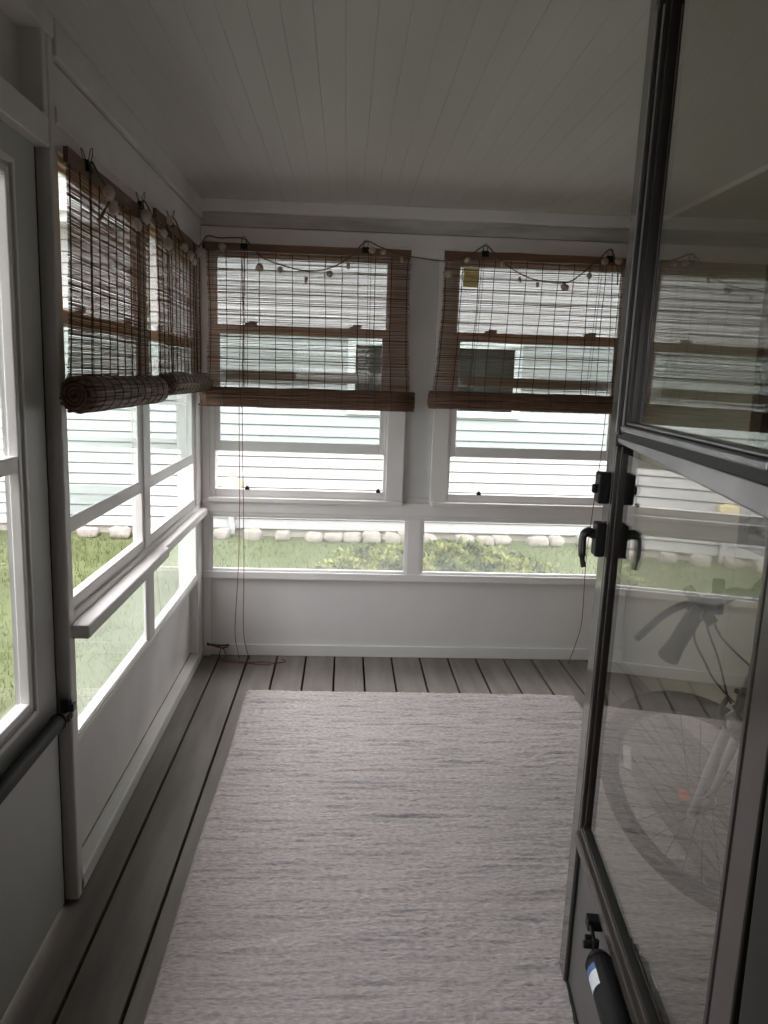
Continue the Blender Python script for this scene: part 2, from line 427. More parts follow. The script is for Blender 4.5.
def double_hung(n, a0, a1, ax, face, s, label, zb=.815, zs=.860, r0=1.046, r1=1.098, m0=1.610, m1=1.650, zt=1.99, latches=True, ds=1.0, sash_tint='glass_green'):
    """face: depth of the room-side face, s=+1 when outside lies at larger depth"""
    loc = ((a0 + a1) / 2, face, zb) if ax == 'x' else (face, (a0 + a1) / 2, zb)
    r = thing('window_%d' % n, label, 'window', loc, kind='structure')
    def dd(u, w):
        p, q = face + s * u * ds, face + s * w * ds
        return min(p, q), max(p, q)
    def bar(mb, p, q, d, z0, z1):
        d0, d1 = dd(*d)
        if ax == 'x': mb.box(p, q, d0, d1, z0, z1)
        else: mb.box(d0, d1, p, q, z0, z1)
    fm = MB(); d0, d1 = dd(.006, .052)
    frame_ring(fm, a0, a1, zb, zt, .016, .016, zs - zb, .022, d0, d1, ax)
    fm.build('window_frame', M['frame'], r, .003)
    us = MB(); d0, d1 = dd(.027, .042)
    frame_ring(us, a0 + .014, a1 - .014, m0 - .004, zt - .015, .012, .012, m1 - m0, .018, d0, d1, ax)
    u = us.build('upper_sash', M['sash'], r, .003)
    pane(a0 + .022, a1 - .022, m1 - .01, zt - .025, dd(.033, .036)[0], ax).build('glass', M['glass'], u)
    lo = MB(); d0, d1 = dd(.009, .024)
    frame_ring(lo, a0 + .006, a1 - .006, r0, m1, .034, .034, r1 - r0, m1 - m0, d0, d1, ax)
    l = lo.build('lower_sash', M['sash'], r, .004)
    pane(a0 + .035, a1 - .035, r1 - .005, m0 + .005, dd(.015, .018)[0], ax).build('glass', M[sash_tint], l)
    for q in (.22, .80):
        p = a0 + (a1 - a0) * q
        lk = MB(); bar(lk, p - .028, p + .028, (-.004, .020), m1, m1 + .010); bar(lk, p - .012, p + .03, (-.004, .020), m1 + .010, m1 + .018)
        lk.build('sash_lock', M['alu'], l, .002)
    so = MB(); d0, d1 = dd(.055, .066)
    frame_ring(so, a0, a1, zb + .015, zt - .005, .010, .010, .012, .02, d0, d1, ax)
    bar(so, a0, a1, (.055, .066), r1 + .292, r1 + .340)
    so.build('storm_frame', M['frame'], r, .002)
    pane(a0 + .008, a1 - .008, r1 + .32, zt - .015, dd(.060, .062)[0], ax, .002).build('storm_glass', M['glass'], r)
    if latches:
        for q in (.20, .955):
            p = a0 + (a1 - a0) * q
            b = MB(); bar(b, p - .010, p + .010, (.000, .02), zs - .002, zs + .010); bar(b, p - .006, p + .006, (.000, .02), zs + .010, zs + .016)
            tag(b.build('latch', M['black'], r, .001), 'small black latch')
    return r

LK = dict(zb=.785, zs=.826, r0=.997, r1=1.040, m0=1.530, m1=1.568, zt=1.935, latches=False, ds=.62)
double_hung(1, .046, .900, 'x', Y0, 1, 'white window in the far wall beside the left corner, lower sash raised')
double_hung(2, 1.198, 2.035, 'x', Y0, 1, 'white window in the far wall right of the grey column, lower sash raised')
double_hung(3, 2.012, 2.80, 'y', -.012, -1, 'white left wall window beside the corner post, lower sash raised', **LK)
double_hung(4, 2.885, 3.76, 'y', -.012, -1, 'white left wall window nearer the far corner, lower sash raised', **LK)

def low_window(n, a0, a1, ax, face, s, label):
    loc = ((a0 + a1) / 2, face, .45) if ax == 'x' else (face, (a0 + a1) / 2, .45)
    r = thing('window_%d' % n, label, 'window', loc, kind='structure')
    p, q = sorted((face + s * .002, face + s * .016))
    fm = MB(); frame_ring(fm, a0 - .004, a1 + .004, .440, .735, .012, .012, .014, .012, p, q, ax)
    p, q = sorted((face + s * .005, face + s * .014))
    frame_ring(fm, a0 + .006, a1 - .006, .450, .726, .008, .008, .008, .006, p, q, ax)
    fm.build('window_frame', M['sash'], r, .002)
    pane(a0, a1, .448, .728, face + s * .011, ax).build('glass', M['glass_hazy'], r)
    return r
low_window(5, .036, 1.014, 'x', Y0, 1, 'low fixed window in the far wall beside the left corner')
low_window(6, 1.084, 2.055, 'x', Y0, 1, 'low fixed window in the far wall right of the low divider')
low_window(7, 2.012, 2.80, 'y', -.004, -1, 'low fixed window in the left wall beside the corner post')
low_window(8, 2.885, 3.76, 'y', -.004, -1, 'low fixed window in the left wall by the far corner')

# dark house window in the right wall
r9 = thing('window_9', 'dark house window in the right wall behind the glass door', 'window', (W, 2.34, .845), kind='structure')
fm = MB(); frame_ring(fm, 1.85, 2.83, .845, 1.95, .04, .04, .05, .04, W + .02, W + .07, 'y'); fm.box(W + .02, W + .07, 1.88, 2.80, 1.38, 1.42)
fm.build('window_frame', M['darkwood'], r9, .004)
pane(1.88, 2.80, .88, 1.92, W + .045, 'y').build('glass', M['glass_dark'], r9)
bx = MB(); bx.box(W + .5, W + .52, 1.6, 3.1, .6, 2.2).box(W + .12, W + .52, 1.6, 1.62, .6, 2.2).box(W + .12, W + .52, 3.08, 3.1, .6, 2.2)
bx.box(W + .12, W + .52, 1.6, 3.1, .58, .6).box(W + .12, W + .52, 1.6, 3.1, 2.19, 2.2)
bx.build('dark_recess', M['dark'], r9)  # near-black box and glass tint put the room's darkness into colour

# ------------------------------------------------------------------ exit door in the left wall
ex = thing('door_1', 'white exit storm door with a tall two-part glass pane in the left wall', 'door', (-.07, 1.5, 0), kind='structure')
lm = MB(); XD0, XD1 = -.055, -.030
ya, yb, ga, gb, za, zm, zt = 1.05, 1.945, 1.13, 1.765, .651, 1.212, 1.820
lm.box(XD0, XD1, ya, ga, za, zt).box(XD0, XD1, gb, yb, za, zt).box(XD0, XD1, ya, yb, .012, za).box(XD0, XD1, ya, yb, zt, 1.926)
lm.build('door_leaf', M['door_white'], ex, .0)
tr = MB()
frame_ring(tr, ga - .052, gb + .052, za - .045, zt + .04, .014, .014, .014, .014, XD1 - .004, XD1 + .007, 'y')
frame_ring(tr, ga - .012, gb + .012, za - .012, zt + .012, .018, .018, .018, .018, XD1 - .014, XD1 + .010, 'y')
tr.box(XD0, XD1 + .008, ga, gb, zm - .018, zm + .018)
tr.build('glazing_trim', M['sash'], ex, .003)
g1 = MB(); frame_ring(g1, ga - .002, gb + .002, za, zm, .006, .006, .004, .004, XD1 - .012, XD1 + .002, 'y'); tag(g1.build('gasket', M['gasket'], ex), 'black gasket around the lower pane')
pane(ga - .004, gb + .004, zm, zt + .004, XD1 - .008, 'y').build('glass', M['glass'], ex)
pane(ga - .004, gb + .004, za - .004, zm, XD1 - .012, 'y').build('glass', M['glass'], ex)
cl = MB()
cl.tube([(-.006, 1.10, .556), (-.006, 1.895, .553)], .019, 14)
cl.tube([(-.006, 1.885, .553), (-.006, 1.91, .553)], [.021, .015], 14)
c_ = cl.build('door_closer', M['black'], ex)
tag(c_, 'black pneumatic closer tube')
br = MB(); br.tube([(-.006, 1.905, .553), (-.004, 1.96, .553)], .006, 8)
br.box(-.024, .004, 1.955, 1.971, .530, .578).box(-.004, .012, 1.948, 1.971, .552, .572).tube([(-.004, 1.953, .524), (-.004, 1.953, .584)], .006, 8)
tag(br.build('closer_bracket', M['blackmetal'], ex, .002), 'black bracket screwed to the post')

# ------------------------------------------------------------------ bamboo blinds
def smooth_noise(n, k, amp):
    c = rng.normal(0, 1, k + 3)
    t = np.linspace(0, k, n); i = t.astype(int); f = t - i
    f = f * f * (3 - 2 * f)
    return amp * (c[i] * (1 - f) + c[i + 1] * f)

def make_blind(name_label, loc, rz, wtop, wbot, shift_bot, height, roll_r, pulls, lean=0.0, group='bamboo blinds over the windows', rollw=0.02, thr=.0018, dense=1.0):
    """local x along the window, -y into the room, z up; loc = top left corner of the blind"""
    r = thing('bamboo_blind', name_label, 'blind', loc, (0, 0, rz), group)
    Mw = world(r)
    P = lambda x, y, z: tuple(Mw @ Vector((x, y, z)))
    # head slat
    hd = MB(); n = 24
    top = smooth_noise(n, 8, .0012)
    for i in range(n - 1):
        xa, xb = wtop * i / (n - 1), wtop * (i + 1) / (n - 1)
        vs = []
        for x, j in ((xa, i), (xb, i + 1)):
            for y in (-.006, .006):
                for z in (top[j], -.036 + top[j] * .6): vs.append(P(x, y, z))
        hd.add(vs, [(0, 4, 5, 1), (2, 3, 7, 6), (0, 2, 6, 4), (1, 5, 7, 3), (0, 1, 3, 2), (4, 6, 7, 5)])
    hd.build('head_slat', M['bamboo_head'], r)
    # reeds
    rd = MB()
    z = -.038
    seg = 14
    zend = -height
    carry = np.zeros(seg)
    while z > zend:
        t = (-z) / height
        xa = shift_bot * t + rng.normal(0, .002); xb = shift_bot * t + wtop + (wbot - wtop) * t + rng.normal(0, .002)
        # the sides of the mat draw in a little halfway down
        pin = .010 * math.sin(PI * min(1, t * 1.05))
        xa += pin; xb -= pin
        rad = rng.uniform(.00105, .00165)
        if rng.random() < .07: rad = .0023
        carry = carry * .72 + smooth_noise(seg, 5, .00065)
        xs = np.linspace(xa, xb, seg)
        pts = [P(xs[i], -lean * t - .001 * math.sin(9 * xs[i] + 3 * t), z + carry[i]) for i in range(seg)]
        rd.tube(pts, rad, 5, caps=False, smooth=True)
        z -= 2 * rad + rng.uniform(.0006, .0021) * dense
    rd.build('reed_mat', M['bamboo'], r)
    # stitching threads
    th = MB()
    nst = max(6, int(round(wtop / .078)))
    for i in range(nst + 1):
        u = (i + .15) / (nst + .3)
        pts = []
        w1 = smooth_noise(12, 5, .0022)
        for j in range(12):
            t = j / 11
            pin = .010 * math.sin(PI * t)
            xa = shift_bot * t + pin; xb = shift_bot * t + wtop + (wbot - wtop) * t - pin
            pts.append(P(xa + (xb - xa) * u + w1[j], -lean * t - .0035, -height * t - .004))
        th.tube(pts, thr, 4, caps=False)
    th.build('stitching', M['thread'], r)
    # rolled-up bottom
    rl = MB(); wr_ = wbot + rollw
    cx, cy, cz = shift_bot - rollw / 2, -lean - roll_r * .55, -height - roll_r * .85
    m = 26
    for i in range(m):
        a = 2 * PI * i / m
        e = rng.normal(0, .002)
        yy, zz = cy + math.cos(a) * (roll_r * .88 + e), cz + math.sin(a) * (roll_r + e)
        off0, off1 = rng.normal(0, .004), rng.normal(0, .004)
        w1 = smooth_noise(10, 6, .0016)
        pts = [P(cx + off0 + (wr_ + off1 - off0) * j / 9, yy + w1[j], zz + w1[(j * 3) % 10]) for j in range(10)]
        rl.tube(pts, rng.uniform(.0045, .0062), 6, caps=True)
    pts = [P(cx + .004 + (wr_ - .008) * j / 5, cy, cz) for j in range(6)]
    rl.cur = 1; rl.tube(pts, roll_r * .90, 18, caps=True); rl.cur = 0  # dark core puts the shade inside the roll into its colour
    # end spirals of the rolled mat
    for xe in (cx - .003, cx + wr_ + .003):
        sp = [P(xe, cy + math.cos(a) * roll_r * (.15 + .75 * a / (6 * PI)) * .9, cz + math.sin(a) * roll_r * (.15 + .75 * a / (6 * PI))) for a in np.linspace(0, 6 * PI, 60)]
        rl.tube(sp, .003, 5)
    ring = rl; rl.cur = 1
    for i in range(nst + 1):
        x = cx + .02 + (wr_ - .04) * (i + .1) / (nst + .2)
        pts = [P(x, cy + math.cos(a) * (roll_r * .88 + .008), cz + math.sin(a) * (roll_r + .008)) for a in np.linspace(0, 2 * PI, 20)]
        ring.tube(pts, .0012, 4, caps=False)
    rl.build('bottom_roll', [M['bamboo_dark'], M['thread']], r)
    # twin lifting cords down the front
    for u in (.19, .79):
        for dx in (0, .012):
            lc_ = MB(); lc_.tube([P(wtop * u + dx, -.008, -.01), P(wtop * u + dx + shift_bot * .5, -.010 - lean * .5, -height * .5), P(wtop * u + dx + shift_bot, -lean - .012, -height)], .0012, 4)
            lc_.build('lift_cord', M['thread'], r)
    for path in pulls:
        pc = MB(); pc.tube(path, .0019, 6)
        tag(pc.build('pull_cord', M['cord'], r), 'thin red-brown pull cord')
    return r

def catmull(pts, n=8):
    pts = [Vector(p) for p in pts]
    out = []
    for i in range(len(pts) - 1):
        p0, p1, p2, p3 = pts[max(i - 1, 0)], pts[i], pts[i + 1], pts[min(i + 2, len(pts) - 1)]
        for j in range(n):
            t = j / n
            out.append(.5 * ((2 * p1) + (p2 - p0) * t + (2 * p0 - 5 * p1 + 4 * p2 - p3) * t * t + (3 * p1 - p0 - 3 * p2 + p3) * t ** 3))
    out.append(pts[-1])
    return out

BY = 3.80
pulls1 = [catmull([(.213, BY - .012, 1.98), (.213, BY - .085, 1.3), (.212, BY - .03, .82), (.213, BY - .012, .5), (.209, BY, .18), (.225, BY + .0, .06), (.245, BY, .012)]),
          catmull([(.201, BY - .012, 1.98), (.199, BY - .085, 1.3), (.194, BY - .03, .82), (.186, BY - .012, .5), (.172, BY, .26), (.168, BY, .14), (.182, BY, .05), (.19, BY, .012)])]
pulls2 = [catmull([(1.925, BY - .012, 1.98), (1.922, BY - .085, 1.28), (1.915, BY - .03, .82), (1.906, BY - .012, .56), (1.912, BY, .25), (1.89, BY, .12), (1.858, BY, .012)])]
make_blind('brown bamboo blind on the far window beside the left corner, half lowered', (.034, BY, 2.008), 0, .945, .955, .004, .662, .040, pulls1, .012, rollw=.035)
make_blind('brown bamboo blind on the far window right of the grey column, half lowered', (1.134, BY, 2.012), 0, .93, .955, -.03, .652, .038, pulls2, .012, rollw=.035)
make_blind('brown bamboo blind on the left wall nearest the corner post, half lowered', (.016, 2.018, 1.94), PI / 2, .80, .83, -.050, .548, .038, [], .004, rollw=.03, thr=.002, dense=.55)
make_blind('brown bamboo blind on the left wall nearest the far corner, half lowered', (.016, 2.90, 1.975), PI / 2, .845, .82, .0, .57, .034, [], .006, rollw=.01, thr=.002, dense=.55)

# ------------------------------------------------------------------ shell garland strung along the blinds
gl = thing('shell_garland', 'brown twine garland of cream shells draped along the tops of the blinds', 'garland', (.02, BY - .02, 2.03))
GY = BY - .014
cordpts = [(.034, 2.16, 1.94), (.038, 2.30, 1.895), (.040, 2.48, 1.875), (.038, 2.62, 1.915), (.034, 2.69, 1.955), (.038, 2.85, 1.91), (.040, 2.98, 1.93), (.034, 3.13, 1.985), (.040, 3.28, 1.93), (.040, 3.5, 1.925), (.036, 3.70, 1.99), (.05, 3.77, 2.03),
           (.102, GY, 2.026), (.21, GY, 2.026), (.274, GY, 1.963), (.338, GY, 1.93), (.49, GY, 1.896), (.604, GY, 1.913), (.695, GY, 1.965), (.767, GY, 2.035), (.832, GY, 2.015), (.935, GY, 1.984), (1.02, GY, 1.973), (1.136, GY, 1.965), (1.251, GY, 1.996), (1.323, GY, 2.039), (1.392, GY, 1.979), (1.49, GY, 1.92), (1.586, GY, 1.892), (1.705, GY, 1.887), (1.774, GY, 1.926), (1.863, GY, 2.006), (1.912, GY, 2.044), (1.948, GY, 1.955), (1.954, GY, 1.887)]
mb = MB(); mb.tube(catmull(cordpts, 6), .0032, 6); mb.build('twine', M['twine'], gl)

def shell(c, normal, size, kind):
    """a small ribbed fan, disc or leaf of shell, a few millimetres thick"""
    n = Vector(normal).normalized()
    up = Vector((0, 0, 1)); side = n.cross(up).normalized()
    ang = random.uniform(-.5, .5)
    u = side * math.cos(ang) + up * math.sin(ang); w = -side * math.sin(ang) + up * math.cos(ang)
    mb = MB(); K = 18
    ring0, ring1 = [], []
    for k in range(K):
        a = 2 * PI * k / K
        if kind == 'fan': rr = size * (1 - .35 * max(0, math.sin(a))) * (1 + .06 * math.cos(9 * a))
        elif kind == 'leaf': rr = size * (.55 + .45 * abs(math.sin(a)) ** 1.5)
        else: rr = size * (1 + .04 * math.cos(5 * a))
        p = Vector(c) + u * math.cos(a) * rr + w * math.sin(a) * rr
        ring0.append(p + n * .0015 + n * .002 * math.cos(6 * a)); ring1.append(p - n * .0015 + n * .002 * math.cos(6 * a))
    vs = ring0 + ring1 + [Vector(c) + n * size * .28, Vector(c) + n * size * .20]
    fs = []
    for k in range(K):
        k2 = (k + 1) % K
        fs += [(k, k2, 2 * K), (K + k2, K + k, 2 * K + 1), (k2, k, K + k, K + k2)]
    mb.add(vs, fs, True)
    return mb
SH = [((.283, 1.901), 'disc', .021), ((.377, 1.896), 'disc', .017), ((.495, 1.856), 'leaf', .016), ((.603, 1.886), 'disc', .018), ((.689, 1.925), 'leaf', .018), ((.796, 2.0), 'fan', .02), ((.847, 1.993), 'fan', .018), ((.936, 1.961), 'leaf', .018), ((1.238, 1.973), 'fan', .018), ((1.152, 1.911), 'fan', .028), ((1.405, 1.957), 'leaf', .02), ((1.489, 1.892), 'leaf', .014), ((1.573, 1.873), 'leaf', .014), ((1.704, 1.869), 'fan', .024), ((1.815, 1.923), 'disc', .016), ((1.883, 1.993), 'fan', .022), ((1.949, 1.996), 'fan', .022), ((.115, 1.99), 'fan', .022)]
for (x, z), kd, s in SH:
    shell((x, GY - .006, z), (0, -1, .1), s * .85, kd).build('shell', M['shell'], gl)
SL = [(2.27, 1.905, .028), (2.30, 1.875, .034), (2.56, 1.875, .028), (2.67, 1.92, .034), (2.92, 1.91, .024), (3.01, 1.97, .026), (2.98, 1.885, .032), (3.28, 1.92, .026), (3.40, 1.905, .028), (3.58, 1.945, .03), (3.48, 1.89, .022)]
for y, z, s in SL:
    shell((.044, y, z - .01), (1, -.35, .1), s * .85, random.choice(['fan', 'disc', 'fan'])).build('shell', M['shell'], gl)
# little tassel stick hanging on the near left swag
ts = MB().tube([(.044, 2.17, 1.80), (.044, 2.265, 1.865)], [.005, .003], 6); ts.build('stick', M['twine'], gl)

def clip(x, y, z, rz, label):
    r = thing('binder_clip', label, 'clip', (x, y, z - .03), (0, 0, rz), 'black clips holding the garland')
    Mw = world(r)
    b = MB()
    pr = [(-.011, 0), (.011, 0), (.0055, .028), (-.0055, .028)]
    vs = [Mw @ Vector((-.016, p[0], p[1])) for p in pr] + [Mw @ Vector((.016, p[0], p[1])) for p in pr]
    b.add(vs, [(3, 2, 1, 0), (4, 5, 6, 7), (0, 1, 5, 4), (1, 2, 6, 5), (2, 3, 7, 6), (3, 0, 4, 7)])
    b.build('clip_body', M['black'], r, .001)
    w = MB()
    for sy in (-1, 1):
        pts = [Mw @ Vector(q) for q in ((-.008, sy * .006, .026), (-.011, sy * .011, .048), (0, sy * .014, .058), (.011, sy * .011, .048), (.008, sy * .006, .026))]
        w.tube(catmull(pts, 4), .0012, 5)
    w.build('wire_handle', M['blackmetal'], r)
    return r
clip(.21, BY - .002, 2.01, 0, 'black clip on the far blind nearest the left corner')
clip(.767, BY - .002, 2.015, 0, 'black clip near the right end of the far blind left of the grey column')
clip(1.323, BY - .002, 2.02, 0, 'black clip on the far blind just right of the grey column')
clip(1.912, BY - .002, 2.02, 0, 'black clip on the far blind beside the open glass door')
clip(.022, 2.16, 1.945, PI / 2, 'black clip on the left blind nearest the corner post')
clip(.022, 2.69, 1.955, PI / 2, 'black clip at the far end of the left blind beside the corner post')
clip(.022, 3.13, 1.985, PI / 2, 'black clip on the left blind nearest the far corner')

# bundle of spare cord in the corner, loose cord on the boards
cb = thing('cord_bundle', 'red-brown bundle of spare blind cord lying on the boards in the left far corner', 'cord', (.08, 3.84, 0))
b1 = MB()
for q in range(5):
    pts = [(.015 + .004 * q, 3.868 - .004 * q, .060 + .006 * (q % 3)), (.05, 3.862 - .005 * q, .064 + .004 * (q % 2)), (.085, 3.858 - .004 * q, .061 + .003 * (q % 3)), (.13, 3.857 - .003 * q, .064 + .005 * (q % 2)), (.10, 3.852 - .003 * q, .052), (.06, 3.85, .058 + .002 * q), (.02, 3.86, .074 - .003 * q)]
    b1.tube(catmull(pts, 5), .0024, 5)
b1.build('hank', M['cord'], cb)
b2 = MB()
b2.tube(catmull([(.10, 3.852, .05), (.115, 3.84, .02), (.11, 3.82, .003), (.14, 3.78, .003), (.22, 3.77, .003), (.30, 3.79, .003), (.37, 3.775, .003), (.42, 3.80, .003), (.40, 3.83, .003)], 6), .0024, 5)
b2.tube(catmull([(.09, 3.853, .05), (.085, 3.84, .02), (.10, 3.81, .003), (.17, 3.80, .003), (.26, 3.76, .003), (.35, 3.75, .003)], 6), .0024, 5)
b2.build('loose_cord', M['cord'], cb)

# sticker on the right window glass
stk = MB().box(1.243, 1.318, Y0 + .049, Y0 + .0515, 1.865, 1.955)
tag(stk.build('sticker', M['sticker'], None), 'faded yellow square sticker on the right far window behind the blind', 'sticker')

# ------------------------------------------------------------------ rug
RX0, RX1, RY0, RY1 = .276, 1.776, 1.0, 3.405
nx, ny = 120, 620
xs = np.linspace(RX0, RX1, nx); ys = np.linspace(RY0, RY1, ny)
def vnoise(sx, sy):
    gx, gy = int((RX1 - RX0) * sx) + 3, int((RY1 - RY0) * sy) + 3
    g = rng.random((gy, gx))
    u = (xs - RX0) * sx; v = (ys - RY0) * sy
    ui, vi = u.astype(int), v.astype(int); uf, vf = u - ui, v - vi
    uf = uf * uf * (3 - 2 * uf); vf = vf * vf * (3 - 2 * vf)
    a = g[np.ix_(vi, ui)] * (1 - uf) + g[np.ix_(vi, ui + 1)] * uf
    b = g[np.ix_(vi + 1, ui)] * (1 - uf) + g[np.ix_(vi + 1, ui + 1)] * uf
    return a * (1 - vf)[:, None] + b * vf[:, None]
hgt = .0065 + .0085 * vnoise(7, 62) + .005 * vnoise(22, 120) + .0045 * vnoise(75, 160)
edge = np.minimum.outer(np.minimum(ys - RY0, RY1 - ys), np.full(nx, 9.)); edge = np.minimum(edge, np.minimum(xs - RX0, RX1 - xs)[None, :])
hgt = hgt * np.clip(.35 + edge / .012, 0, 1)
rb = MB()
wav = .003 * np.sin(ys * 5.1) 
V = [(xs[i] + wav[j] * (1 if i in (0, nx - 1) else 0), ys[j] - .018 * (xs[i] - RX0) / 1.5, hgt[j, i]) for j in range(ny) for i in range(nx)]
F = [(j * nx + i, j * nx + i + 1, (j + 1) * nx + i + 1, (j + 1) * nx + i) for j in range(ny - 1) for i in range(nx - 1)]
rb.add(V, F, True)
border = [i for i in range(nx)] + [j * nx + nx - 1 for j in range(1, ny)] + [(ny - 1) * nx + i for i in range(nx - 2, -1, -1)] + [j * nx for j in range(ny - 2, 0, -1)]
low = [(V[i][0], V[i][1], .0008) for i in border]
nb = len(V); rb.v += low
for a in range(len(border)):
    b = (a + 1) % len(border)
    rb.f.append((border[b], border[a], nb + a, nb + b)); rb.smooth.append(False)
rb.f.append(tuple(nb + a for a in range(len(border)))[::-1]); rb.smooth.append(False)
tag(rb.build('area_rug', M['rug'], None), 'pale greyish beige ribbed area rug on the deck boards', 'rug')

# ------------------------------------------------------------------ open glass storm door in the foreground
az, tl = math.radians(5.926), math.radians(-.8986)
nv = Vector((math.cos(az) * math.cos(tl), -math.sin(az) * math.cos(tl), math.sin(tl)))   # away from the camera side
cam_loc = Vector((.69166, 0, 1.42621))
uu = Vector((math.sin(az), math.cos(az), 0))
ww = nv.cross(uu); ww = ww if ww.z > 0 else -ww
P0 = cam_loc + nv * .41475
tt = (.82 - P0.y) / uu.y
O = P0 + uu * tt
O = O - ww * (O.z / ww.z)
# local frame: x along door from hinge, y towards the camera side (room side), z up
Rm = Matrix((uu, -nv, ww)).transposed()
if Rm.determinant() < 0: Rm = Matrix((uu, -nv, ww)).transposed()
door = thing('door_2', 'open dark storm door with two glass panes in the foreground', 'door', O, Rm.to_euler(), kind='structure')
DM = world(door)
def dbox(mb, x0, x1, y0, y1, z0, z1): return mb.box(x0, x1, y0, y1, z0, z1, DM)
DW, DT = .885, 2.195
s1 = MB(); dbox(s1, DW - .062, DW, -.018, .016, .02, DT); s1.build('latch_stile', M['bronzeflat'], door, .002)
s2 = MB(); dbox(s2, 0, .078, -.018, .005, .02, DT); s2.build('hinge_stile', M['bronze'], door, .003)
t1 = MB(); dbox(t1, .075, DW - .062, -.018, .016, DT - .04, DT); t1.build('top_rail', M['bronze'], door, .002)
# upper insert frame
ui = MB()
for (a, b, y0, y1) in ((DW - .115, DW - .094, -.02, .025), (DW - .128, DW - .115, -.018, .017), (DW - .138, DW - .128, -.016, .010), (DW - .094, DW - .062, -.016, .017)):
    dbox(ui, a, b, y0, y1, 1.325, DT - .035)
dbox(ui, .055, .075, -.02, .008, 1.325, DT - .035)
dbox(ui, .075, DW - .07, -.02, .022, DT - .05, DT - .035)
ui.build('upper_insert_frame', M['bronzedark'], door, .003)
al = MB()
dbox(al, DW - .108, DW - .101, .024, .028, 1.33, DT - .07)
dbox(al, DW - .125, DW - .119, .016, .020, 1.33, DT - .07)
al.build('aluminium_bead', M['alu'], door, .002)
mr = MB()
dbox(mr, .06, DW - .095, -.018, .022, 1.332, 1.345); dbox(mr, .06, DW - .10, -.016, .014, 1.345, 1.353)
# the lower insert sits slightly out of square, its top bar widening towards the hinge
wv = [DM @ Vector(q) for q in ((.06, -.018, 1.276), (DW - .07, -.018, 1.306), (DW - .07, .014, 1.306), (.06, .014, 1.276), (.06, -.018, 1.316), (DW - .07, -.018, 1.318), (DW - .07, .014, 1.318), (.06, .014, 1.316))]
mr.add(wv, [(0, 3, 2, 1), (4, 5, 6, 7), (0, 1, 5, 4), (1, 2, 6, 5), (2, 3, 7, 6), (3, 0, 4, 7)])
mr.build('middle_rail', M['rail'], door, .003)
mg = MB(); dbox(mg, .06, DW - .07, -.014, .016, 1.317, 1.333); tag(mg.build('rail_gasket', M['gasket'], door), 'black gasket in the middle rail')
li = MB(); dbox(li, DW - .078, DW - .060, -.018, .015, .40, 1.30); dbox(li, DW - .086, DW - .078, -.018, .007, .40, 1.30); dbox(li, .06, .07, -.018, .007, .40, 1.30)
li.build('lower_insert_frame', M['bronzedark'], door, .003)
br_ = MB(); dbox(br_, .075, DW - .062, -.018, .022, .385, .415); dbox(br_, .075, DW - .07, -.016, .014, .415, .430); dbox(br_, .075, DW - .062, -.016, .012, .372, .385)
br_.build('bottom_rail', M['bronze'], door, .004)
bg = MB(); dbox(bg, .085, DW - .078, -.01, .010, .430, .436); bg.build('bottom_gasket', M['gasket'], door)
kp = MB(); dbox(kp, .075, DW - .062, -.012, .006, .03, .375); kp.build('kick_panel', M['kick'], door, .002)
sw = MB(); dbox(sw, .0, DW, -.012, .010, .008, .03); sw.build('door_sweep', M['gasket'], door)
kb = MB(); dbox(kb, DW - .070, DW - .060, -.014, .012, .03, .375); kb.build('kick_gasket', M['gasket'], door)
gp1 = MB(); dbox(gp1, .07, DW - .10, -.002, .002, 1.345, DT - .07); tag(gp1.build('upper_glass', M['glass_door'], door), 'upper glass pane')
gp2 = MB(); dbox(gp2, .07, DW - .07, -.002, .002, .425, 1.285); tag(gp2.build('lower_glass', M['glass_door'], door), 'lower glass pane')
Dp = lambda x, y, z: DM @ Vector((x, y, z))
lx = DW - .034
for s in (1, -1):
    y0 = .016 if s > 0 else -.018
    lk = MB(); ya_, yb_ = sorted((y0, y0 + s * .024))
    dbox(lk, lx - .024, lx + .024, ya_, yb_, 1.172, 1.238)
    ya_, yb_ = sorted((y0 + s * .022, y0 + s * .034)); dbox(lk, lx - .007, lx + .007, ya_, yb_, 1.192, 1.212)
    tag(lk.build('lock_box', M['black'], door, .004), 'black deadbolt box on the %s' % ('porch side' if s > 0 else 'outer side'))
    hb = MB(); ya_, yb_ = sorted((y0, y0 + s * .020))
    dbox(hb, lx - .024, lx + .024, ya_, yb_, 1.055, 1.128)
    h_ = hb.build('handle_base', M['black'], door, .004)
    lv = MB()
    pts = [Dp(lx, y0 + s * .018, 1.100), Dp(lx, y0 + s * .028, 1.104), Dp(lx - .003, y0 + s * .036, 1.106), Dp(lx - .006, y0 + s * .044, 1.098), Dp(lx - .010, y0 + s * .046, 1.078), Dp(lx - .013, y0 + s * .044, 1.05), Dp(lx - .015, y0 + s * .040, 1.03)]
    lv.tube(catmull(pts, 5), [.011] * 10 + [.010] * 5 + [.0085] * 10 + [.006] * 6, 10)
    tag(lv.build('lever', M['blackmetal'], h_), 'curved black lever')
